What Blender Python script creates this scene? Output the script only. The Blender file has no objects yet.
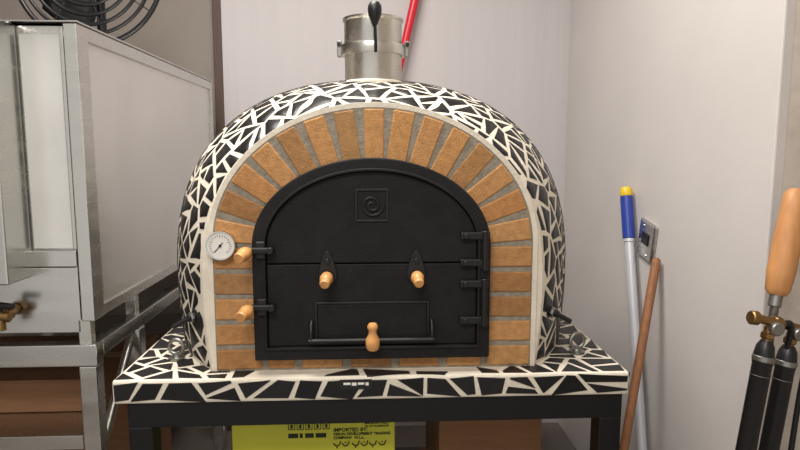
import bpy, bmesh, math, random
from mathutils import Vector, Matrix
random.seed(23)
scene=bpy.context.scene
try:
    scene.view_settings.view_transform='Standard'
    scene.view_settings.look='None'
except Exception: pass

# ------------------------------------------------------------------ materials
def s2l(c):
    return tuple(((x/255)/12.92 if x/255<=0.04045 else (((x/255)+0.055)/1.055)**2.4) for x in c)
def mat(name,rgb,rough=.5,metal=0.0,var=.12,nscale=12,bump=0.0,bscale=60,attr=None,stretch=None,rvar=0.0,spec=None,coat=0,bdist=.004):
    m=bpy.data.materials.new(name); m.use_nodes=True
    nt=m.node_tree; N=nt.nodes; L=nt.links
    b=N['Principled BSDF']
    c=s2l(rgb)
    tc=N.new('ShaderNodeTexCoord'); mp=N.new('ShaderNodeMapping')
    L.new(tc.outputs['Object'],mp.inputs['Vector'])
    if stretch: mp.inputs['Scale'].default_value=stretch
    no=N.new('ShaderNodeTexNoise'); no.inputs['Scale'].default_value=nscale; no.inputs['Detail'].default_value=5
    L.new(mp.outputs['Vector'],no.inputs['Vector'])
    mr=N.new('ShaderNodeMapRange'); mr.inputs['From Min'].default_value=.3; mr.inputs['From Max'].default_value=.7
    mr.inputs['To Min'].default_value=1-var; mr.inputs['To Max'].default_value=1+var
    L.new(no.outputs['Fac'],mr.inputs['Value'])
    mx=N.new('ShaderNodeMix'); mx.data_type='RGBA'; mx.blend_type='MULTIPLY'; mx.inputs['Factor'].default_value=1
    mx.inputs['A'].default_value=(*c,1)
    L.new(mr.outputs['Result'],mx.inputs['B'])
    out=mx.outputs['Result']
    if attr:
        at=N.new('ShaderNodeAttribute'); at.attribute_name=attr
        m2=N.new('ShaderNodeMix'); m2.data_type='RGBA'; m2.blend_type='MULTIPLY'; m2.inputs['Factor'].default_value=1
        L.new(out,m2.inputs['A']); L.new(at.outputs['Color'],m2.inputs['B']); out=m2.outputs['Result']
    L.new(out,b.inputs['Base Color'])
    b.inputs['Metallic'].default_value=metal
    b.inputs['Roughness'].default_value=rough
    if rvar:
        r2=N.new('ShaderNodeMapRange'); r2.inputs['From Min'].default_value=.3; r2.inputs['From Max'].default_value=.7
        r2.inputs['To Min'].default_value=max(0,rough-rvar); r2.inputs['To Max'].default_value=rough+rvar
        L.new(no.outputs['Fac'],r2.inputs['Value']); L.new(r2.outputs['Result'],b.inputs['Roughness'])
    if spec is not None: b.inputs['Specular IOR Level'].default_value=spec
    if bump:
        n2=N.new('ShaderNodeTexNoise'); n2.inputs['Scale'].default_value=bscale; n2.inputs['Detail'].default_value=6
        L.new(mp.outputs['Vector'],n2.inputs['Vector'])
        bu=N.new('ShaderNodeBump'); bu.inputs['Strength'].default_value=bump; bu.inputs['Distance'].default_value=bdist
        L.new(n2.outputs['Fac'],bu.inputs['Height']); L.new(bu.outputs['Normal'],b.inputs['Normal'])
    return m

M_grout=mat('grout_white',(222,213,196),.85,var=.08,nscale=25,bump=.35,bscale=120)
M_tile=mat('tile_black',(26,25,26),.42,var=.2,nscale=30,attr='tint',bump=.05,bscale=40,spec=.4)
M_brick=mat('fire_brick',(186,137,86),.9,var=.16,nscale=70,bump=.5,bscale=220,attr='tint')
M_mortar=mat('mortar',(146,137,122),.95,var=.2,nscale=90,bump=.6,bscale=200)
M_iron=mat('cast_iron_black',(24,23,24),.62,var=.25,nscale=22,bump=.25,bscale=250,spec=.28)
M_iron2=mat('black_iron_fittings',(21,20,21),.45,var=.1,spec=.45)
M_wood=mat('turned_wood',(205,150,90),.4,var=.18,nscale=25,stretch=(1,1,.2))
M_wood2=mat('stick_wood',(138,92,58),.6,var=.2,nscale=30,stretch=(3,3,.3))
M_wood3=mat('peel_wood',(190,134,82),.5,var=.12,nscale=20,stretch=(4,4,.4))
M_steel=mat('stainless_steel',(202,201,196),.26,1,var=.05,nscale=5,rvar=.06,stretch=(1,1,6))
M_sheet=mat('polished_steel_sheet',(214,211,206),.22,.78,var=.06,nscale=4,bump=.05,bscale=3,bdist=.015)
M_film=mat('protective_film',(214,213,209),.28,.4,var=.06,nscale=7)
M_flue=mat('flue_steel',(205,202,195),.30,1,var=.08,nscale=14,rvar=.08)
M_chrome=mat('chrome',(215,215,212),.15,1,var=.02)
M_zinc=mat('zinc',(150,150,146),.4,1,var=.1)
M_brass=mat('brass',(150,120,78),.42,1,var=.2)
M_dial=mat('dial_white',(232,230,222),.5,var=.02)
M_ink=mat('ink_black',(25,25,25),.6,var=.02)
M_tablepaint=mat('table_black_paint',(17,17,18),.4,var=.1,spec=.4)
M_yellow=mat('carton_yellow',(206,206,62),.6,var=.05,nscale=8)
M_green=mat('carton_ink',(36,40,18),.7,var=.05)
M_card=mat('cardboard',(134,96,66),.85,var=.1,nscale=10,stretch=(1,1,8))
M_tape=mat('packing_tape',(165,130,90),.35,var=.05)
M_blue=mat('plastic_blue',(40,62,150),.35,var=.05)
M_ylw=mat('plastic_yellow',(225,190,40),.4,var=.05)
M_alu=mat('pole_white_aluminium',(205,206,212),.35,.3,var=.04)
M_red=mat('plastic_red',(205,30,48),.35,var=.05)
M_rub=mat('black_plastic',(20,20,22),.38,var=.1)
M_wallb=mat('wall_paint_back',(196,191,192),.8,var=.025,nscale=2.5,bump=.3,bscale=5,stretch=(2.2,1,.12),bdist=.03)
M_wallr=mat('wall_paint_right',(205,200,197),.75,var=.03,nscale=3,bump=.25,bscale=25)
M_wallj=mat('wall_plaster_rough',(160,150,140),.9,var=.09,nscale=14,bump=.7,bscale=35)
M_wallt=mat('wall_taupe',(142,133,126),.85,var=.06,nscale=3)
M_ceil=mat('ceiling_paint',(225,223,220),.9,var=.02)
M_floor=mat('floor_concrete',(112,104,98),.6,var=.12,nscale=5,bump=.2)
M_trimw=mat('trim_dark_wood',(84,66,58),.6,var=.1,stretch=(4,4,.3))

# ------------------------------------------------------------------ helpers
def empty(name,loc=(0,0,0)):
    o=bpy.data.objects.new(name,None); o.location=loc; o.empty_display_size=.1
    scene.collection.objects.link(o); return o
def obj(name,me,parent=None,m=None):
    o=bpy.data.objects.new(name,me); scene.collection.objects.link(o)
    if m and len(me.materials)==0: me.materials.append(m)
    if parent: 
        o.parent=parent
        o.matrix_parent_inverse=Matrix.Translation(-Vector(parent.location))
    return o
def bevel(o,w=.003,s=2):
    b=o.modifiers.new('bevel','BEVEL'); b.width=w; b.segments=s; b.limit_method='ANGLE'; b.angle_limit=math.radians(40)
def smooth(me):
    for p in me.polygons: p.use_smooth=True
def box(name,parent,m,x,y,z,bw=.003,rot=None):
    bm=bmesh.new(); bmesh.ops.create_cube(bm,size=1)
    c=Vector(((x[0]+x[1])/2,(y[0]+y[1])/2,(z[0]+z[1])/2))
    for v in bm.verts: v.co=Vector((v.co.x*(x[1]-x[0]),v.co.y*(y[1]-y[0]),v.co.z*(z[1]-z[0])))
    if rot: bmesh.ops.rotate(bm,verts=bm.verts,matrix=rot)
    for v in bm.verts: v.co+=c
    me=bpy.data.meshes.new(name); bm.to_mesh(me); bm.free()
    o=obj(name,me,parent,m)
    if bw: bevel(o,bw)
    return o
def lathe(name,parent,m,prof,origin=(0,0,0),direction=(0,0,1),seg=32,sm=True,bw=0):
    """prof: list of (r,h) along direction"""
    q=Vector(direction).normalized().to_track_quat('Z','Y'); o0=Vector(origin)
    bm=bmesh.new(); rings=[]
    for r,h in prof:
        if r<1e-6: rings.append([bm.verts.new(o0+q@Vector((0,0,h)))])
        else: rings.append([bm.verts.new(o0+q@Vector((r*math.cos(2*math.pi*i/seg),r*math.sin(2*math.pi*i/seg),h))) for i in range(seg)])
    for a,b in zip(rings,rings[1:]):
        if len(a)==1 and len(b)==1: continue
        for i in range(seg):
            j=(i+1)%seg
            if len(a)==1: bm.faces.new((a[0],b[j],b[i]))
            elif len(b)==1: bm.faces.new((a[i],a[j],b[0]))
            else: bm.faces.new((a[i],a[j],b[j],b[i]))
    bmesh.ops.recalc_face_normals(bm,faces=bm.faces)
    me=bpy.data.meshes.new(name); bm.to_mesh(me); bm.free()
    o=obj(name,me,parent,m)
    if sm:
        smooth(me)
        try: me.set_sharp_from_angle(angle=math.radians(40))
        except Exception: pass
    return o
def rod(name,parent,m,p1,p2,r,r2=None,seg=24):
    p1=Vector(p1);p2=Vector(p2); L=(p2-p1).length; r2=r if r2 is None else r2
    e=min(r,r2)*.15
    return lathe(name,parent,m,[(0,0),(r-e,0),(r,e),(r2,L-e),(r2-e,L),(0,L)],p1,p2-p1,seg)
def tube(name,parent,m,pts,r,cyclic=False,res=3,kind='POLY'):
    cu=bpy.data.curves.new(name,'CURVE'); cu.dimensions='3D'; cu.bevel_depth=r; cu.bevel_resolution=res; cu.use_fill_caps=True
    sp=cu.splines.new(kind if kind=='POLY' else 'NURBS'); sp.points.add(len(pts)-1)
    for i,p in enumerate(pts): sp.points[i].co=(*p,1)
    sp.use_cyclic_u=cyclic
    if kind!='POLY': sp.use_endpoint_u=not cyclic; sp.order_u=3; sp.resolution_u=6
    sp.use_smooth=True
    cu.materials.append(m)
    o=bpy.data.objects.new(name,cu); scene.collection.objects.link(o)
    o.parent=parent
    if parent: o.matrix_parent_inverse=Matrix.Translation(-Vector(parent.location))
    return o
def prism(name,parent,m,pts,y0,y1,bw=.002):
    """pts (x,z) outline extruded from y0 (front) to y1"""
    bm=bmesh.new()
    a=[bm.verts.new((x,y0,z)) for x,z in pts]; b=[bm.verts.new((x,y1,z)) for x,z in pts]
    bm.faces.new(a); bm.faces.new(b[::-1]); n=len(pts)
    for i in range(n): bm.faces.new((a[i],b[i],b[(i+1)%n],a[(i+1)%n]))
    bmesh.ops.recalc_face_normals(bm,faces=bm.faces)
    me=bpy.data.meshes.new(name); bm.to_mesh(me); bm.free()
    o=obj(name,me,parent,m)
    if bw: bevel(o,bw)
    return o
def ringprism(name,parent,m,outer,inner,y0,y1,bw=.002):
    bm=bmesh.new(); n=len(outer)
    A=[bm.verts.new((x,y0,z)) for x,z in outer]; B=[bm.verts.new((x,y0,z)) for x,z in inner]
    C=[bm.verts.new((x,y1,z)) for x,z in outer]; D=[bm.verts.new((x,y1,z)) for x,z in inner]
    for i in range(n):
        j=(i+1)%n
        bm.faces.new((A[i],A[j],B[j],B[i])); bm.faces.new((C[i],D[i],D[j],C[j]))
        bm.faces.new((A[i],C[i],C[j],A[j])); bm.faces.new((B[i],B[j],D[j],D[i]))
    bmesh.ops.recalc_face_normals(bm,faces=bm.faces)
    me=bpy.data.meshes.new(name); bm.to_mesh(me); bm.free()
    o=obj(name,me,parent,m)
    if bw: bevel(o,bw)
    return o

# ------------------------------------------------------------------ 2D shard cutting
def clip2(poly,nx,ny,d):
    out=[];n=len(poly)
    for i in range(n):
        p=poly[i];q=poly[(i+1)%n]
        a=p[0]*nx+p[1]*ny-d; b=q[0]*nx+q[1]*ny-d
        if a<=0: out.append(p)
        if (a<0 and b>0) or (a>0 and b<0):
            t=a/(a-b); out.append((p[0]+(q[0]-p[0])*t,p[1]+(q[1]-p[1])*t))
    return out
def area2(p):
    return abs(sum(p[i][0]*p[(i+1)%len(p)][1]-p[(i+1)%len(p)][0]*p[i][1] for i in range(len(p))))/2
def split(poly,sc,lo,hi):
    if len(poly)<3: return []
    A=area2(poly)/sc**2
    if A<random.uniform(lo,hi): return [poly]
    best=(0,None)
    for i in range(len(poly)):
        for j in range(i):
            d=(poly[i][0]-poly[j][0])**2+(poly[i][1]-poly[j][1])**2
            if d>best[0]: best=(d,(poly[i],poly[j]))
    p,q=best[1]; an=math.atan2(q[1]-p[1],q[0]-p[0])+random.uniform(-.7,.7)
    cx=sum(v[0] for v in poly)/len(poly); cy=sum(v[1] for v in poly)/len(poly)
    off=random.uniform(-.1,.1)*math.sqrt(best[0])
    nx,ny=math.cos(an),math.sin(an); d=cx*nx+cy*ny+off
    return split(clip2(poly,nx,ny,d),sc,lo,hi)+split(clip2(poly,-nx,-ny,-d),sc,lo,hi)
def inset(poly,g):
    n=len(poly)
    s=sum(poly[i][0]*poly[(i+1)%n][1]-poly[(i+1)%n][0]*poly[i][1] for i in range(n))
    if s<0: poly=poly[::-1]
    out=poly
    for i in range(n):
        a=poly[i];b=poly[(i+1)%n]; dx=b[0]-a[0];dy=b[1]-a[1];L=math.hypot(dx,dy)
        if L<1e-6: continue
        w=random.uniform(-.13,.13)   # slightly skewed broken edges
        nx,ny=dy/L,-dx/L
        nx,ny=nx*math.cos(w)-ny*math.sin(w),nx*math.sin(w)+ny*math.cos(w)
        mx,my=(a[0]+b[0])/2,(a[1]+b[1])/2
        gg=g*random.uniform(.75,1.35)
        out=clip2(out,nx,ny,mx*nx+my*ny-gg)
        if len(out)<3: return []
    r=[]
    for v in out:
        if not r or math.hypot(v[0]-r[-1][0],v[1]-r[-1][1])>.0015: r.append(v)
    return r if len(r)>=3 else []
def tile_mesh(name,parent,polys3,g,lift=.0045):
    """each entry (points, normal hint, surface point over the centroid or None)"""
    bm=bmesh.new(); cl=bm.loops.layers.color.new('tint')
    for P,nr,sp in polys3:
        if len(P)<3: continue
        c=sum(P,Vector())/len(P)
        n=Vector()
        for i in range(len(P)): n+=(P[i]-c).cross(P[(i+1)%len(P)]-c)
        if n.length<1e-9: continue
        n.normalize()
        if n.dot(nr)<0: n=-n
        u=(P[0]-c); u-=n*u.dot(n)
        if u.length<1e-6: continue
        u.normalize(); v=n.cross(u)
        dev=max(0,min(.02,(sp-c).dot(n))) if sp is not None else 0
        q=inset([((p-c).dot(u),(p-c).dot(v)) for p in P],g)
        if not q or area2(q)<.00012: continue
        cc=(sum(a for a,b in q)/len(q),sum(b for a,b in q)/len(q))
        e=dev*.35
        bot=[bm.verts.new(c+u*a+v*b-n*.004) for a,b in q]
        mid=[bm.verts.new(c+u*a+v*b+n*(e+lift-.0008)) for a,b in q]
        top=[bm.verts.new(c+u*(cc[0]+(a-cc[0])*.965)+v*(cc[1]+(b-cc[1])*.965)+n*(e+lift)) for a,b in q]
        ctr=bm.verts.new(c+u*cc[0]+v*cc[1]+n*(dev+lift)) if dev>0 else None
        m=len(q)
        fs=[] if ctr else [bm.faces.new(top)]
        for i in range(m):
            j=(i+1)%m
            fs.append(bm.faces.new((bot[i],bot[j],mid[j],mid[i]))); fs.append(bm.faces.new((mid[i],mid[j],top[j],top[i])))
            if ctr: 
                f=bm.faces.new((top[i],top[j],ctr)); f.smooth=True; fs.append(f)
        t=random.uniform(.6,1.5)
        for f in fs:
            for l in f.loops: l[cl]=(t,t,t*1.02,1)
    bmesh.ops.recalc_face_normals(bm,faces=bm.faces)
    me=bpy.data.meshes.new(name); bm.to_mesh(me); bm.free()
    return obj(name,me,parent,M_tile)

# ------------------------------------------------------------------ PIZZA OVEN
CX=.008; ZS=.85; CY=.43; R=.55; Z0=.20; H=.515; NN=2.4; YF=.05
oven=empty('pizza_oven',(CX,CY,ZS))

# dome profile table (pole to base)
prof=[]
K=160
for i in range(K+1):
    t=i/K*math.pi/2
    prof.append((R*(math.sin(t))**(2/NN),Z0+H*(math.cos(t))**(2/NN)))
prof[0]=(0,Z0+H)
for i in range(1,41):
    z=Z0*(1-i/40); prof.append((R-.012*((Z0-z)/Z0)**2,z))
# resample by arclength
W=[0]
for a,b in zip(prof,prof[1:]): W.append(W[-1]+math.hypot(a[0]-b[0],a[1]-b[1]))
def at_w(w):
    w=max(0,min(W[-1],w)); lo,hi=0,len(W)-1
    while hi-lo>1:
        mid=(lo+hi)//2
        if W[mid]<=w: lo=mid
        else: hi=mid
    t=(w-W[lo])/max(1e-9,W[hi]-W[lo])
    return (prof[lo][0]+(prof[hi][0]-prof[lo][0])*t, prof[lo][1]+(prof[hi][1]-prof[lo][1])*t)
NS=600; ws=[W[-1]*i/NS for i in range(NS+1)]; pz=[at_w(w) for w in ws]
rp=[0,pz[1][0] or 1e-4]
for i in range(2,NS+1):
    rp.append(rp[-1]*math.exp((ws[i]-ws[i-1])/((pz[i][0]+pz[i-1][0])/2)))
def from_rp(r):
    r=min(r,rp[-1]); lo,hi=0,NS
    while hi-lo>1:
        mid=(lo+hi)//2
        if rp[mid]<=r: lo=mid
        else: hi=mid
    t=(r-rp[lo])/max(1e-9,rp[hi]-rp[lo])
    return (pz[lo][0]+(pz[hi][0]-pz[lo][0])*t, pz[lo][1]+(pz[hi][1]-pz[lo][1])*t)
def to3(p):
    r=math.hypot(*p); a=math.atan2(p[1],p[0]); rho,z=from_rp(r)
    return Vector((CX+rho*math.cos(a),CY+rho*math.sin(a),ZS+z))
# dome grout shell, cut by arch plane, opening closed with a flat front wall
bm=bmesh.new(); seg=128; rings=[]
for i in range(0,NS+1,5):
    rho,z=pz[i]
    if i==0: rings.append([bm.verts.new((CX,CY,ZS+z))])
    else: rings.append([bm.verts.new((CX+rho*math.cos(2*math.pi*k/seg),CY+rho*math.sin(2*math.pi*k/seg),ZS+z)) for k in range(seg)])
for a,b in zip(rings,rings[1:]):
    for k in range(seg):
        j=(k+1)%seg
        if len(a)==1: bm.faces.new((a[0],b[k],b[j]))
        else: bm.faces.new((a[k],b[k],b[j],a[j]))
for f in bm.faces: f.smooth=True
res=bmesh.ops.bisect_plane(bm,geom=bm.verts[:]+bm.edges[:]+bm.faces[:],plane_co=(0,YF+.004,0),plane_no=(0,-1,0),clear_outer=True)
cv=[g for g in res['geom_cut'] if isinstance(g,bmesh.types.BMVert)]
cv.sort(key=lambda v:math.atan2(v.co.x-CX,v.co.z-(ZS+.05)))
nv=[bm.verts.new(v.co) for v in cv]
bm.faces.new(nv)
bm.normal_update()
me=bpy.data.meshes.new('dome_shell'); bm.to_mesh(me); bm.free()
dome=obj('dome_shell',me,oven,M_grout)

# blue-noise seeds
seeds=[]
tot=[0]
for i in range(1,NS+1): tot.append(tot[-1]+pz[i][0]*(ws[i]-ws[i-1]))
tries=0
while tries<9000:
    tries+=1
    x=random.random()*tot[-1]; lo,hi=0,NS
    while hi-lo>1:
        mid=(lo+hi)//2
        if tot[mid]<=x: lo=mid
        else: hi=mid
    a=random.uniform(0,2*math.pi); r=rp[hi]
    p=(r*math.cos(a),r*math.sin(a)); P=to3(p)
    if P.y<YF-.12: continue
    if all((P-s[1]).length>.105 for s in seeds): seeds.append((p,P,hi))
polys=[]
for p,P,k in seeds:
    sc=rp[k]/max(pz[k][0],1e-4); h=.16*sc
    poly=[(p[0]-h,p[1]-h),(p[0]+h,p[1]-h),(p[0]+h,p[1]+h),(p[0]-h,p[1]+h)]
    rr=math.hypot(*p); poly=clip2(poly,p[0]/rr,p[1]/rr,rp[-1]*.99)
    for q,Q,_ in seeds:
        if q is p or (Q-P).length>.34: continue
        dx,dy=q[0]-p[0],q[1]-p[1]; L=math.hypot(dx,dy)
        poly=clip2(poly,dx/L,dy/L,((q[0]+p[0])/2*dx+(q[1]+p[1])/2*dy)/L)
        if len(poly)<3: break
    for sh in split(poly,sc,.0026,.0050):
        P3=[to3(v) for v in sh]
        # clip by arch plane
        out=[];yc=YF+.009; cut=False
        for i in range(len(P3)):
            a=P3[i];b=P3[(i+1)%len(P3)]
            if a.y>=yc: out.append(a)
            else: cut=True
            if (a.y-yc)*(b.y-yc)<0: out.append(a.lerp(b,(yc-a.y)/(b.y-a.y)))
        if len(out)<3: continue
        c=sum(out,Vector())/len(out)
        nr=(c-Vector((CX,CY,ZS+.1))).normalized()
        spt=to3((sum(v[0] for v in sh)/len(sh),sum(v[1] for v in sh)/len(sh)))
        if cut: spt=c+nr*min(.006,(spt-sum(P3,Vector())/len(P3)).length)
        polys.append((out,nr,spt))
tile_mesh('dome_mosaic_tiles',oven,polys,.0054,lift=.0014)

# slab
SX0,SX1,SY0,SY1=-.592,.610,0.0,1.05; ST=.056
box('mosaic_base_slab',oven,M_grout,(SX0,SX1),(SY0,SY1),(ZS-ST,ZS),.006)
# slab top tiles
pts=[]
for _ in range(9000):
    p=(random.uniform(SX0,SX1),random.uniform(SY0,SY1))
    if all(math.hypot(p[0]-q[0],p[1]-q[1])>.092 for q in pts): pts.append(p)
polys=[]
for p in pts:
    poly=[(SX0+.002,SY0+.002),(SX1-.002,SY0+.002),(SX1-.002,SY1-.002),(SX0+.002,SY1-.002)]
    for q in pts:
        if q is p or math.hypot(p[0]-q[0],p[1]-q[1])>.35: continue
        dx,dy=q[0]-p[0],q[1]-p[1];L=math.hypot(dx,dy)
        poly=clip2(poly,dx/L,dy/L,((q[0]+p[0])/2*dx+(q[1]+p[1])/2*dy)/L)
        if len(poly)<3: break
    for sh in split(poly,1,.003,.0065):
        c=(sum(v[0] for v in sh)/len(sh),sum(v[1] for v in sh)/len(sh))
        if math.hypot(c[0]-CX,c[1]-CY)<.48 and c[1]>.03: continue
        polys.append(([Vector((a,b,ZS)) for a,b in sh],Vector((0,0,1)),None))
tile_mesh('slab_top_tiles',oven,polys,.0058,lift=.0015)
def edge_strip(L,fn,nr):
    polys=[];x=0;st=(0,0)
    while x<L-.02:
        w=random.uniform(.045,.095); nx=min(L,x+w)
        if L-nx<.03: nx=L
        sl=0 if nx==L else random.uniform(-.028,.028)
        en=(max(st[0]+.004,nx+sl),max(st[1]+.004,nx-sl))
        quad=[(st[0],0.003),(en[0],0.003),(en[1],ST-.002),(st[1],ST-.002)]
        r=random.random()
        if w>.065 and r<.4:
            an=random.uniform(1.0,2.1); cx=sum(v[0] for v in quad)/4; cy=ST/2
            a=clip2(quad,math.cos(an),math.sin(an),cx*math.cos(an)+cy*math.sin(an)); b=clip2(quad,-math.cos(an),-math.sin(an),-(cx*math.cos(an)+cy*math.sin(an)))
            ls=[a,b]
        else: ls=[quad]
        for l in ls: polys.append(([fn(a,b) for a,b in l],nr,None))
        st=en;x=nx
    return polys
pp=edge_strip(SX1-SX0,lambda a,b:Vector((SX0+a,SY0,ZS-ST+b)),Vector((0,-1,0)))
pp+=edge_strip(SY1-SY0,lambda a,b:Vector((SX0,SY0+a,ZS-ST+b)),Vector((-1,0,0)))
pp+=edge_strip(SY1-SY0,lambda a,b:Vector((SX1,SY0+a,ZS-ST+b)),Vector((1,0,0)))
tile_mesh('slab_edge_tiles',oven,pp,.0046,lift=.002)
# small maker's label on the slab front
box('maker_label',oven,M_ink,(-.075,.0),(-.0045,-.002),(.822,.845),.0005)
for i,(a,b) in enumerate(((-.066,-.050),(-.047,-.036),(-.033,-.018),(-.015,-.008))):
    box('maker_label_glyph_%d'%i,oven,M_dial,(a,b),(-.0052,-.004),(.833-.002*(i%2),.838),.0)

# arch geometry
AZ=ZS+.301
def arch(a,b,zb,n=48,cx=CX,zc=AZ):
    p=[(cx-a,zb)]
    for i in range(n+1):
        t=math.pi-math.pi*i/n; p.append((cx+a*math.cos(t),zc+b*math.sin(t)))
    p.append((cx+a,zb)); return p
# mortar backing plate & cream rim
prism('arch_mortar_backing',oven,M_mortar,arch(.374,.317,ZS+.001),YF-.001,YF+.05,0)
ringprism('arch_cream_rim',oven,M_grout,arch(.3865,.3290,ZS+.001),arch(.3745,.317,ZS+.0),YF-.002,YF+.03,.004)
# bricks
bm=bmesh.new(); cl=bm.loops.layers.color.new('tint')
def hexa(quad,y0=YF-.0045,y1=YF+.03):
    a=[bm.verts.new((x,y0+random.uniform(-.001,.001),z)) for x,z in quad]; b=[bm.verts.new((x,y1,z)) for x,z in quad]
    fs=[bm.faces.new(a),bm.faces.new(b[::-1])]
    for i in range(4): fs.append(bm.faces.new((a[i],b[i],b[(i+1)%4],a[(i+1)%4])))
    t=random.uniform(.82,1.14); w=random.uniform(-.08,.05)
    for f in fs:
        for l in f.loops: l[cl]=(t,t*(1+w*.5),t*(1+w),1)
AO,BO,AI,BI=.3725,.315,.268,.195
pitch=.301/5
for s in (-1,1):
    for i in range(5):
        z0=ZS+.002+i*pitch+.004; z1=ZS+(i+1)*pitch-.006
        x0=CX+s*AI; x1=CX+s*AO
        j=random.uniform(-.0015,.0015)
        hexa([(x0,z0),(x1,z0+j),(x1,z1+j),(x0,z1)])
# equal arc division of outer ellipse
T=[0];NT=400
for i in range(1,NT+1):
    t0=math.pi*(i-1)/NT;t1=math.pi*i/NT
    am=(AO+AI)/2;bmn=(BO+BI)/2
    T.append(T[-1]+math.hypot(am*(math.cos(t1)-math.cos(t0)),bmn*(math.sin(t1)-math.sin(t0))))
NB=15
def tpar(s):
    k=min(range(NT+1),key=lambda i:abs(T[i]-s)); return math.pi*k/NT
for i in range(NB):
    t0=tpar(T[-1]*i/NB); t1=tpar(T[-1]*(i+1)/NB)
    def pt(a,b,t): return Vector((CX+a*math.cos(t),AZ+b*math.sin(t)))
    i0,i1,o0,o1=pt(AI,BI,t0),pt(AI,BI,t1),pt(AO,BO,t0),pt(AO,BO,t1)
    gi=random.uniform(.0025,.0038)/(i1-i0).length; go=random.uniform(.0095,.0125)/(o1-o0).length
    hexa([i0.lerp(i1,gi),o0.lerp(o1,go),o1.lerp(o0,go),i1.lerp(i0,gi)])
# sill pieces under the door
xs=[CX-AI+.004,-.175,-.06,.055,.17,CX+AI-.004]
for a,b in zip(xs,xs[1:]): hexa([(a+.010,ZS+.006),(b-.010,ZS+.006),(b-.010,ZS+.031),(a+.010,ZS+.031)])
bmesh.ops.recalc_face_normals(bm,faces=bm.faces)
me=bpy.data.meshes.new('arch_bricks'); bm.to_mesh(me); bm.free()
bevel(obj('arch_bricks',me,oven,M_brick),.003,2)

# iron door
DC=.0025; DZ=AZ
ringprism('door_frame',oven,M_iron,arch(.2745,.203,.884,cx=DC),arch(.247,.176,.912,cx=DC)[:],.022,.055,.003)
ringprism('door_frame_lip',oven,M_iron,arch(.251,.180,.908,cx=DC),arch(.244,.173,.915,cx=DC),.018,.05,.002)
SPL=1.111
# upper door
up=[(x,z) for x,z in arch(.243,.172,SPL+.0015,cx=DC)]
prism('upper_door_panel',oven,M_iron,up,.030,.05,.002)
prism('lower_door_panel',oven,M_iron,[(DC-.243,.916),(DC+.243,.916),(DC+.243,SPL-.0015),(DC-.243,SPL-.0015)],.030,.05,.002)
prism('door_back_plate',oven,M_iron,arch(.255,.18,.89,cx=DC),.048,.056,0)
# emblem
ex0,ex1,ez0,ez1=-.036,.040,1.208,1.284
ringprism('emblem_border',oven,M_iron2,[(ex0,ez0),(ex0,ez1),(ex1,ez1),(ex1,ez0)],[(ex0+.005,ez0+.005),(ex0+.005,ez1-.005),(ex1-.005,ez1-.005),(ex1-.005,ez0+.005)],.0265,.032,.001)
sp=[]
for i in range(70):
    a=i/69*1.9*2*math.pi; r=.004+.022*i/69
    sp.append(((ex0+ex1)/2+r*math.cos(a+.6),.0290,(ez0+ez1)/2+r*math.sin(a+.6)))
tube('emblem_spiral',oven,M_iron2,sp,.0036)
# vent knobs
KP=[(0,-.002),(.008,-.002),(.0085,.004),(.0135,.008),(.0152,.018),(.0145,.026),(.0105,.033),(.0118,.038),(.012,.044),(.009,.049),(0,.05)]
for k,x in enumerate((-.101,.104)):
    tear=[]
    for i in range(32):
        a=2*math.pi*i/32; r=.022
        z=1.085+r*math.sin(a)*(2.6 if math.sin(a)>0 else 1.05); xx=x+r*math.cos(a)*(1-.35*max(0,math.sin(a)))
        tear.append((xx,z))
    prism('vent_plate_%d'%(k+1),oven,M_iron2,tear,.024,.031,.002)
    rod('vent_pin_%d'%(k+1),oven,M_iron2,(x,.026,1.118),(x,.015,1.118),.006)
    lathe('vent_knob_%d'%(k+1),oven,M_wood,KP,(x,.022,1.085),(-.08 if k==0 else .06,-1,-.25))
# lower flap
ringprism('ash_flap_border',oven,M_iron2,[(-.131,.925),(-.131,1.021),(.134,1.021),(.134,.925)],[(-.126,.93),(-.126,1.016),(.129,1.016),(.129,.93)],.0255,.032,.001)
box('ash_flap',oven,M_iron,(-.125,.128),(.027,.033),(.931,1.015),.001)
rod('flap_bar',oven,M_iron2,(-.146,.008,.934),(.146,.008,.934),.0055)
for k,x in enumerate((-.140,.140)):
    tube('flap_bar_bracket_%d'%(k+1),oven,M_iron2,[(x,.028,.975),(x,.014,.968),(x,.008,.95),(x,.008,.934)],.0045)
rod('flap_handle_stem',oven,M_iron2,(.002,.01,.934),(.002,-.012,.94),.005)
lathe('flap_handle_wood',oven,M_wood,[(0,0),(.012,0),(.0155,.006),(.0165,.016),(.0155,.026),(.010,.036),(.0085,.044),(.0115,.05),(.0125,.056),(.009,.062),(0,.063)],(.002,-.010,.918),(0,-.05,1))
# hinges
for k,z in enumerate((1.175,1.112,1.062,.975)):
    box('hinge_strap_%d'%(k+1),oven,M_iron2,(.206,.256),(.017,.031),(z-.009,z+.009),.003)
    rod('hinge_bolt_%d'%(k+1),oven,M_iron2,(.218,.018,z),(.218,.011,z),.006)
for k,(a,b) in enumerate(((1.095,1.187),(.962,1.075))):
    rod('hinge_barrel_%d'%(k+1),oven,M_iron2,(.262,.014,a),(.262,.014,b),.007)
    for q,z in enumerate((a+.012,b-.012)): box('hinge_ear_%d_%d'%(k+1,q),oven,M_iron2,(.252,.274),(.016,.03),(z-.011,z+.011),.003)
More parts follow.
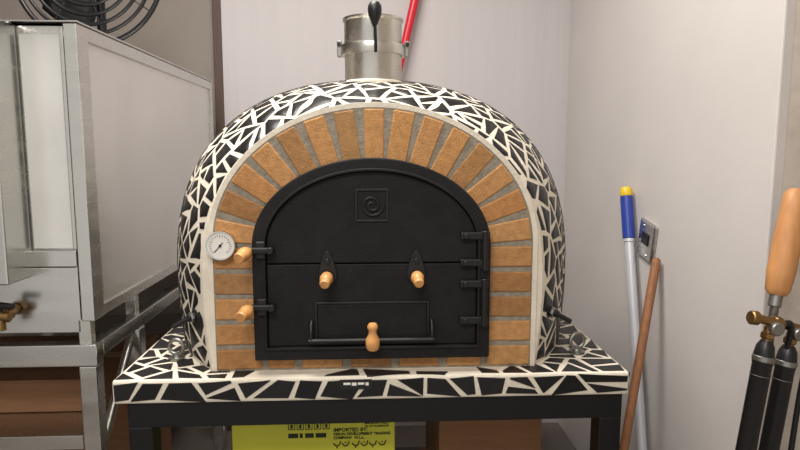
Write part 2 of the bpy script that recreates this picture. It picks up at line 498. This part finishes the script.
# latches: flat black bar ending in a round wooden knob
KR=[(0,-.002),(.008,-.002),(.009,.004),(.0135,.008),(.0155,.016),(.0150,.026),(.0120,.031),(.0128,.036),(.0130,.041),(.011,.045),(0,.0455)]
for k,z in enumerate((1.146,1.014)):
    box('latch_arm_%d'%(k+1),oven,M_iron2,(-.290,-.222),(.004,.014),(z-.007,z+.007),.003)
    box('latch_plate_%d'%(k+1),oven,M_iron2,(-.262,-.240),(.012,.03),(z-.02,z+.02),.003)
    rod('latch_pivot_%d'%(k+1),oven,M_iron2,(-.228,.03,z),(-.228,.0,z),.0075)
    lathe('latch_knob_%d'%(k+1),oven,M_wood,KR,(-.276,.006,z),(-.30,-.90,-.22))
# thermometer
TX,TZ=-.344,1.155
lathe('thermometer_bezel',oven,M_chrome,[(0,0),(.030,0),(.033,.004),(.034,.016),(.033,.021),(.0305,.021),(.0295,.018),(0,.018)],(TX,YF-.002,TZ),(0,-1,0),48)
lathe('thermometer_dial',oven,M_dial,[(0,0),(.0296,0),(.0296,.0006),(0,.0006)],(TX,YF-.0198,TZ),(0,-1,0),48,sm=False)
for i in range(21):
    a=math.radians(225-270*i/20); r0=.021 if i%5 else .0185; yy=YF-.0212
    tube('dial_tick_%d'%i,oven,M_ink,[(TX+r0*math.cos(a),yy,TZ+r0*math.sin(a)),(TX+.0255*math.cos(a),yy,TZ+.0255*math.sin(a))],.0005,res=1)
tube('dial_needle',oven,M_ink,[(TX+.006,YF-.0225,TZ+.007),(TX-.013,YF-.0225,TZ-.015)],.0009,res=1)
rod('dial_hub',oven,M_ink,(TX,YF-.02,TZ),(TX,YF-.024,TZ),.003)

# eye bolts
for k,(x,y) in enumerate(((-.489,.140),(.530,.140))):
    lathe('eye_bolt_base_%d'%(k+1),oven,M_zinc,[(0,0),(.02,0),(.02,.004),(.011,.006),(.009,.012),(0,.012)],(x,y,ZS+.002),(0,0,1))
    ring=[(x+.0185*math.cos(2*math.pi*i/28),y+(.003 if k else -.003)*math.cos(2*math.pi*i/28),ZS+.033+.0185*math.sin(2*math.pi*i/28)) for i in range(28)]
    tube('eye_bolt_ring_%d'%(k+1),oven,M_zinc,ring,.0052,cyclic=True)
# side fittings (black pins on dome)
for k,s in enumerate((-1,1)):
    x=CX+s*.425; y=.098
    d=Vector((s*.75,-.65,-.1)).normalized(); o=Vector((x,y,ZS+.125))
    rod('side_fitting_flange_%d'%(k+1),oven,M_iron2,o-d*.02,o+d*.012,.017)
    rod('side_fitting_stub_%d'%(k+1),oven,M_iron2,o,o+d*.03,.010)
    rod('side_fitting_nut_%d'%(k+1),oven,M_zinc,o+d*.016,o+d*.024,.0135,seg=6)
    rod('side_fitting_lever_%d'%(k+1),oven,M_iron2,o+d*.026,o+d*.03+Vector((s*.035,0,-.02)),.006)
# flue
FX,FY=CX+.000,.30
lathe('flue_pipe',oven,M_flue,[(.0755,1.50),(.0755,1.62),(.0765,1.622),(.0765,1.704),(.0805,1.708),(.0805,1.713),(.0735,1.713),(.0735,1.50)],(FX,FY,0),(0,0,1),64)
lathe('flue_collar',oven,M_grout,[(.076,1.52),(.084,1.535),(.081,1.550),(.076,1.553)],(FX,FY,0),(0,0,1),48)
lathe('flue_clamp_band',oven,M_flue,[(.0765,1.619),(.0845,1.619),(.0855,1.622),(.0855,1.643),(.0845,1.646),(.0765,1.646)],(FX,FY,0),(0,0,1),64)
for k,s in enumerate((-1,1)):
    box('clamp_lug_%d'%(k+1),oven,M_zinc,(FX+s*.089-.006,FX+s*.089+.006),(FY-.012,FY+.012),(1.617,1.658),.002)
    rod('clamp_screw_%d'%(k+1),oven,M_iron2,(FX+s*.090,FY-.02,1.648),(FX+s*.090,FY+.02,1.648),.005)
tube('damper_lever_rod',oven,M_iron2,[(FX+.006,FY-.085,1.618),(FX+.006,FY-.092,1.63),(FX+.004,FY-.094,1.70),(FX+.004,FY-.094,1.72)],.0040)
lathe('damper_lever_grip',oven,M_rub,[(0,0),(.007,0),(.009,.006),(.012,.014),(.0165,.024),(.0175,.036),(.0165,.046),(.011,.054),(0,.057)],(FX+.004,FY-.094,1.682),(0,0,1))

# ------------------------------------------------------------------ STAND
st=empty('oven_stand',(0,.5,0))
ZT=ZS-ST-.001
box('rail_front',st,M_tablepaint,(-.565,.600),(.012,.062),(ZT-.062,ZT),.003)
box('rail_back',st,M_tablepaint,(-.565,.600),(.98,1.03),(ZT-.062,ZT),.003)
for k,x in enumerate((-.565,.55)): box('rail_side_%d'%k,st,M_tablepaint,(x,x+.05),(.06,.985),(ZT-.062,ZT),.003)
for k,(x,y) in enumerate(((-.565,.012),(.545,.012),(-.565,.975),(.545,.975))):
    box('leg_%d'%(k+1),st,M_tablepaint,(x,x+.055),(y,y+.055),(0.006,ZT-.06),.004)
    box('foot_%d'%(k+1),st,M_tablepaint,(x-.01,x+.065),(y-.008,y+.063),(0,.008),.002)
for k,y in enumerate((.03,.99)): box('low_rail_%d'%k,st,M_tablepaint,(-.52,.56),(y,y+.03),(.12,.15),.002)

# ------------------------------------------------------------------ BOXES below
def carton(name,x,y,z,m,tape=True):
    e=empty(name,((x[0]+x[1])/2,(y[0]+y[1])/2,z[0]))
    box('body',e,m,x,y,(z[0],z[1]-.003),.004)
    mid=(y[0]+y[1])/2
    box('flap_front',e,m,(x[0]+.001,x[1]-.001),(y[0]+.001,mid-.002),(z[1]-.004,z[1]),.001)
    box('flap_back',e,m,(x[0]+.001,x[1]-.001),(mid+.002,y[1]-.001),(z[1]-.004,z[1]),.001)
    if tape:
        box('tape',e,M_tape,(x[0]+.002,x[1]-.002),(mid-.025,mid+.025),(z[1],z[1]+.0006),0)
        box('tape_side',e,M_tape,(x[1],x[1]+.0006),(mid-.025,mid+.025),(max(z[0],z[1]-.07),z[1]),0)
    return e
carton('cardboard_box',(-.35,.08),(.19,.60),(0,.34),M_card)
yb=carton('yellow_carton',(-.358,.058),(.13,.58),(.342,.692),M_yellow,False)
def text(name,s,size,loc,parent,m,off=.0004):
    cu=bpy.data.curves.new(name,'FONT'); cu.body=s; cu.size=size; cu.extrude=.0003; cu.offset=off; cu.materials.append(m)
    cu.align_x='LEFT'
    o=bpy.data.objects.new(name,cu); scene.collection.objects.link(o)
    o.location=loc; o.rotation_euler=(math.pi/2,0,0); o.parent=parent; o.matrix_parent_inverse=Matrix.Translation(-Vector(parent.location))
TY=.1293
text('print_imported_by','IMPORTED BY:',.0135,(-.100,TY,.655),yb,M_green)
text('print_company','VISION DEVELOPMENT TRADING',.0098,(-.100,TY,.645),yb,M_green)
text('print_company_2','COMPANY  W.L.L.',.0098,(-.100,TY,.635),yb,M_green)
text('print_made_in','MADE IN ITALY',.009,(-.02,TY,.674),yb,M_green)
text('print_number','No. OF ALUMINIUM',.007,(-.02,TY,.666),yb,M_green,.0002)
for i in range(5):
    x=-.215+i*.022
    ringprism('print_icon_%d'%i,yb,M_green,[(x,.662),(x,.680),(x+.018,.680),(x+.018,.662)],[(x+.002,.664),(x+.002,.678),(x+.016,.678),(x+.016,.664)],.1292,.1305,0)
    box('print_icon_mark_%d'%i,yb,M_green,(x+.006,x+.012),(.1292,.1305),(.666,.676),0)
for i,(a,b) in enumerate(((-.215,-.19),(-.186,-.178),(-.172,-.150),(-.145,-.118))):
    box('print_bar_%d'%i,yb,M_green,(a,b),(.1292,.1305),(.640,.652),.0)
# bold curving characters below the English lines
for i,x in enumerate((-.10,-.078,-.052,-.030,-.008,.016)):
    w=.018
    tube('print_script_%d'%i,yb,M_green,[(x,TY,.624),(x+w*.2,TY,.617),(x+w*.6,TY,.616),(x+w*.9,TY,.620),(x+w,TY,.629)],.0016,kind='NURBS',res=1)
    box('print_script_dot_%d'%i,yb,M_green,(x+.007,x+.0105),(.1292,.1305),(.6235 if i%2 else .610,.627 if i%2 else .6135),0)
carton('cardboard_box',(.16,.48),(.25,.65),(0,.34),M_card)
carton('cardboard_box',(.185,.475),(.24,.64),(.342,.678),M_card)

# ------------------------------------------------------------------ STAINLESS CABINET (left)
cab=empty('stainless_steel_cabinet',(-1.0,.7,0))
X1=-.68; Y0=.13; Y1=1.33; ZB=.955; ZTp=1.665
box('body',cab,M_steel,(-1.45,X1-.016),(Y0+.016,Y1-.01),(ZB+.004,ZTp-.006),0)
box('side_sheet',cab,M_sheet,(X1-.018,X1-.008),(Y0+.055,Y1-.025),(ZB+.025,ZTp-.03),0)
box('side_edge_top',cab,M_steel,(X1-.03,X1-.001),(Y0+.058,Y1-.028),(ZTp-.034,ZTp-.0005),.002)
box('side_edge_bottom',cab,M_steel,(X1-.03,X1-.001),(Y0+.058,Y1-.028),(ZB,ZB+.028),.002)
box('corner_post_front',cab,M_steel,(X1-.032,X1),(Y0,Y0+.058),(ZB-.002,ZTp-.0005),.003)
box('corner_post_back',cab,M_steel,(X1-.03,X1),(Y1-.03,Y1),(ZB-.002,ZTp-.0005),.003)
box('top_sheet',cab,M_steel,(-1.45,X1+.004),(Y0-.004,Y1+.002),(ZTp,ZTp+.004),.001)
box('front_film_panel',cab,M_film,(-.815,-.722),(Y0+.006,Y0+.017),(1.135,1.64),.001)
box('front_frame_bottom',cab,M_steel,(-.84,-.714),(Y0-.001,Y0+.017),(1.09,1.13),.002)
box('front_frame_side',cab,M_steel,(-.722,-.7125),(Y0+.002,Y0+.017),(1.132,1.655),.002)
box('front_lower_panel',cab,M_steel,(-1.45,-.714),(Y0+.002,Y0+.017),(ZB-.03,1.088),.002)
box('control_housing',cab,M_steel,(-1.45,-.825),(Y0-.09,Y0+.015),(1.065,1.664),.004)
# stand
ZR=.897
box('stand_rail_front',cab,M_steel,(-1.45,X1+.004),(Y0-.01,Y0+.03),(ZR-.055,ZR),.003)
box('stand_rail_side',cab,M_steel,(X1-.034,X1+.003),(Y0+.031,Y1-.042),(ZR-.04,ZR-.001),.003)
box('stand_rail_back',cab,M_steel,(-1.45,X1+.004),(Y1-.04,Y1),(ZR-.04,ZR-.0),.003)
for k,(x,y) in enumerate(((X1-.042,Y0-.008),(X1-.036,Y0+.26),(X1-.04,Y1-.045),(-1.44,Y0),(-1.44,Y1-.045))):
    box('stand_leg_%d'%(k+1),cab,M_steel,(x,x+.042),(y,y+.042),(0,ZR-.056 if k in (0,3) else ZR-.041),.003)
    box('spacer_%d'%(k+1),cab,M_steel,(x,x+.03),(y+.01,y+.035),(ZR-.002,ZB+.002),.002)
tube('stand_brace',cab,M_steel,[(X1-.018,Y0+.03,.60),(X1-.018,Y0+.28,.86)],.012)
ZH=.660
box('lower_shelf',cab,M_steel,(-1.40,X1-.045),(Y0+.0,Y1-.05),(ZH-.004,ZH),.001)
box('lower_shelf_lip',cab,M_steel,(-1.40,X1-.045),(Y0-.004,Y0+.0),(ZH-.035,ZH+.001),.001)
# drain valve
vx,vz=-.872,.985
rod('valve_pipe',cab,M_brass,(vx,Y0+.01,vz),(vx,Y0-.05,vz),.011)
rod('valve_nut',cab,M_brass,(vx,Y0-.01,vz),(vx,Y0-.03,vz),.018,seg=6)
rod('valve_body',cab,M_brass,(vx-.02,Y0-.05,vz),(vx+.022,Y0-.05,vz-.004),.013)
rod('valve_outlet',cab,M_brass,(vx+.0,Y0-.05,vz),(vx-.0,Y0-.055,vz-.035),.010,.012)
rod('valve_stem',cab,M_iron2,(vx,Y0-.05,vz+.01),(vx,Y0-.052,vz+.026),.006)
rod('valve_handle',cab,M_rub,(vx-.004,Y0-.052,vz+.026),(vx+.034,Y0-.056,vz+.022),.0075)
carton('cardboard_box',(-1.38,-.735),(Y0+.14,Y0+.55),(ZH+.001,ZH+.092),M_card)
carton('cardboard_box',(-1.42,-.86),(.80,1.15),(0,.555),M_card)

# electric fan on the cabinet top
ZF=ZTp+.0045
fan=empty('electric_fan',(-.99,.85,ZF))
fc=Vector((-.985,.90,2.0)); 
lathe('base',fan,M_rub,[(0,0),(.12,0),(.125,.01),(.11,.022),(.03,.035),(.02,.05),(0,.05)],(-.985,.99,ZF))
rod('neck',fan,M_rub,(-.985,.99,ZF+.04),(-.985,.99,1.98),.018,.014)
lathe('motor_housing',fan,M_rub,[(0,0),(.05,.005),(.06,.03),(.055,.08),(.03,.11),(0,.115)],(-.985,.945,2.0),(0,1,0))
for k,r in enumerate((.255,.222,.19,.158,.126,.094,.062)):
    yy=.90-.03*math.sqrt(max(0,1-(r/.256)**2))
    tube('guard_ring_%d'%k,fan,M_rub,[(fc.x+r*math.cos(2*math.pi*i/56),yy,fc.z+r*math.sin(2*math.pi*i/56)) for i in range(56)],.009 if k==0 else .0065,cyclic=True,res=2)
for k in range(8):
    a=2*math.pi*k/8+.2
    tube('guard_spoke_%d'%k,fan,M_rub,[(fc.x+r*math.cos(a),.903-.03*math.sqrt(max(0,1-(r/.256)**2)),fc.z+r*math.sin(a)) for r in (.03,.1,.17,.22,.25)],.003,res=2)
lathe('hub_cap',fan,M_rub,[(0,-.005),(.03,-.005),(.035,.0),(.035,.006),(0,.008)],(fc.x,.868,fc.z),(0,-1,0))
for k in range(3):
    bm=bmesh.new(); a0=2*math.pi*k/3
    vs=[]
    for i in range(9):
        r=.03+.18*i/8; w=.35+.25*math.sin(math.pi*i/8)
        vs.append([bm.verts.new((fc.x+r*math.cos(a0+s*w),.915+s*.02,fc.z+r*math.sin(a0+s*w))) for s in (-1,-.5,0,.5,1)])
    for a,b in zip(vs,vs[1:]):
        for j in range(4): bm.faces.new((a[j],a[j+1],b[j+1],b[j]))
    me=bpy.data.meshes.new('blade'); bm.to_mesh(me); bm.free(); smooth(me)
    o=obj('blade_%d'%k,me,fan,M_rub); sm=o.modifiers.new('s','SOLIDIFY'); sm.thickness=.003
rod('hub_axle',fan,M_rub,(fc.x,.885,fc.z),(fc.x,.95,fc.z),.03)

# red tool behind flue, leaning on the back wall
rd=empty('red_handled_tool',(.08,1.28,0))
rod('pole',rd,M_alu,(.0,1.28,.012),(.122,1.45,1.70),.011)
rod('handle',rd,M_red,(.118,1.45,1.69),(.215,1.475,2.10),.0165,.020)
box('foot_pad',rd,M_rub,(-.045,.045),(1.26,1.30),(0,.02),.004)

# ------------------------------------------------------------------ right side tools
def lerp(a,b,t): return Vector(a).lerp(Vector(b),t)
pb,pt_=(.890,.40,.006),(.908,.76,1.243)
tp=empty('telescopic_cleaning_pole',pb)
rod('lower_tube',tp,M_alu,lerp(pb,pt_,0),lerp(pb,pt_,.86),.0165)
rod('blue_grip',tp,M_blue,lerp(pb,pt_,.855),lerp(pb,pt_,.975),.0215)
rod('collar',tp,M_alu,lerp(pb,pt_,.845),lerp(pb,pt_,.858),.019)
lathe('yellow_cap',tp,M_ylw,[(0,0),(.0195,0),(.0215,.004),(.0215,.022),(.016,.033),(0,.036)],lerp(pb,pt_,.973),Vector(pt_)-Vector(pb))
sb,stt=(.638,.22,.004),(.920,.527,1.027)
ws_=empty('wooden_stick',sb)
Ls=(Vector(stt)-Vector(sb)).length
lathe('shaft',ws_,M_wood2,[(0,0),(.012,0),(.0135,.01),(.0135,Ls*.5),(.0145,Ls-.02),(.013,Ls-.006),(.007,Ls),(0,Ls)],sb,Vector(stt)-Vector(sb))
sk=empty('wall_bracket',(.94,.635,1.067))
rx=Matrix.Rotation(.18,3,'X')
box('plate',sk,M_steel,(.926,.940),(.570,.685),(1.005,1.135),.012,rot=rx)
box('recess_dark',sk,M_iron2,(.9225,.9275),(.602,.652),(1.055,1.095),.008,rot=rx)
rod('screw_1',sk,M_chrome,(.927,.64,1.12),(.923,.64,1.12),.005)
rod('screw_2',sk,M_chrome,(.927,.62,1.018),(.923,.62,1.018),.005)

def torch(x0,y0,x1,y1,zt,flip):
    e=empty('gas_torch',(x0,y0,0))
    f=Vector((x0,y0,.003)); t=Vector((x1,y1,zt)); d=(t-f).normalized(); L=(t-f).length
    lathe('tube',e,M_rub,[(0,0),(.018,0),(.0185,.01),(.0185,L-.05),(.0195,L-.048),(.0195,L-.03),(.017,L-.012),(.011,L),(0,L)],f,d)
    rod('steel_collar',e,M_zinc,t-d*.045,t-d*.03,.021)
    rod('steel_ring',e,M_zinc,t-d*.075,t-d*.070,.0195)
    rod('brass_neck',e,M_brass,t-d*.004,t+d*.030,.009)
    rod('brass_nut',e,M_brass,t+d*.004,t+d*.017,.014,seg=6)
    b=t+d*.036
    s=-1 if flip else 1
    rod('valve_body',e,M_brass,b+Vector((-.03*s,-.003,.012)),b+Vector((.028*s,.0,-.004)),.009)
    rod('valve_knob',e,M_brass,b+Vector((-.045*s,-.004,.014)),b+Vector((-.028*s,-.003,.0115)),.0145,seg=12)
    rod('gauge',e,M_zinc,b+Vector((.006*s,-.02,-.008)),b+Vector((.006*s,.0,-.008)),.014)
    tube('hose',e,M_rub,[b+Vector((.028*s,0,-.004)),b+Vector((.05*s,.0,.01)),b+Vector((.055*s,.02,-.06)),b+Vector((.045*s,.03,-.2)),b+Vector((.03*s,.03,-.5))],.006,kind='NURBS')
    return e
torch(.655,-.24,.805,-.19,.985,False)
torch(.720,-.22,.872,-.165,.965,False)
pe=empty('wooden_handled_peel',(.83,-.10,0))
hb,ht=Vector((.868,-.12,1.062)),Vector((.925,-.085,1.31))
lathe('handle',pe,M_wood3,[(0,0),(.016,0),(.024,.01),(.0275,.05),(.0275,.12),(.025,.19),(.024,.22),(.017,.232),(0,.235)],hb,ht-hb)
rod('ferrule',pe,M_zinc,hb-(ht-hb)*.10,hb+(ht-hb)*.02,.013)
rod('shaft',pe,M_zinc,(.80,-.10,.02),hb,.009)
box('blade',pe,M_zinc,(.715,.885),(-.105,-.100),(.003,.20),.002)

# ------------------------------------------------------------------ ROOM
YB=1.53; XR=.94
box('wall_back',None,M_wallb,(-.69,XR+.12),(YB,YB+.1),(0,2.9),0)
box('wall_back_left',None,M_wallt,(-2.6,-.69),(YB+.02,YB+.12),(0,2.9),0)
box('wall_right',None,M_wallr,(XR,XR+.12),(.025,YB),(0,2.9),.004)
box('wall_right_rough',None,M_wallj,(XR+.025,XR+.14),(-2.6,.025),(0,2.9),.0)
box('wall_left',None,M_wallt,(-2.7,-2.6),(-2.6,YB+.12),(0,2.9),0)
box('floor',None,M_floor,(-2.7,XR+.14),(-2.6,YB+.12),(-.08,0),0)
box('ceiling',None,M_ceil,(-2.7,XR+.14),(-2.6,YB+.12),(2.9,2.98),0)
box('trim_1',None,M_trimw,(-.715,-.678),(YB-.018,YB),(0,2.9),.003)

# ------------------------------------------------------------------ LIGHT
w=bpy.data.worlds.new('world'); scene.world=w; w.use_nodes=True
bg=w.node_tree.nodes['Background']; bg.inputs['Color'].default_value=(1,.965,.93,1); bg.inputs['Strength'].default_value=.78
def area(name,loc,sx,sy,e,col):
    l=bpy.data.lights.new(name,'AREA'); l.shape='RECTANGLE'; l.size=sx; l.size_y=sy; l.energy=e; l.color=col
    o=bpy.data.objects.new(name,l); o.location=loc; scene.collection.objects.link(o); return o
area('ceiling_light',(-.35,.0,2.86),1.0,.5,54,(1,.95,.89))
area('ceiling_light.001',(-.5,-1.9,2.86),1.2,.6,52,(1,.96,.91))
for k,(x,y) in enumerate(((-.35,.0),(-.5,-1.9))):
    box('ceiling_light_panel' if k==0 else 'ceiling_light_panel.001',None,M_dial,(x-.62,x+.62),(y-.32,y+.32),(2.875,2.9),.004)

# ------------------------------------------------------------------ CAMERA
cam=bpy.data.cameras.new('camera'); cam.lens=27; cam.sensor_width=36; cam.clip_start=.02
co=bpy.data.objects.new('camera',cam); scene.collection.objects.link(co)
co.location=(0,-1.34,1.367); co.rotation_euler=(math.radians(90-6.94),0,math.radians(-2.77))
scene.camera=co
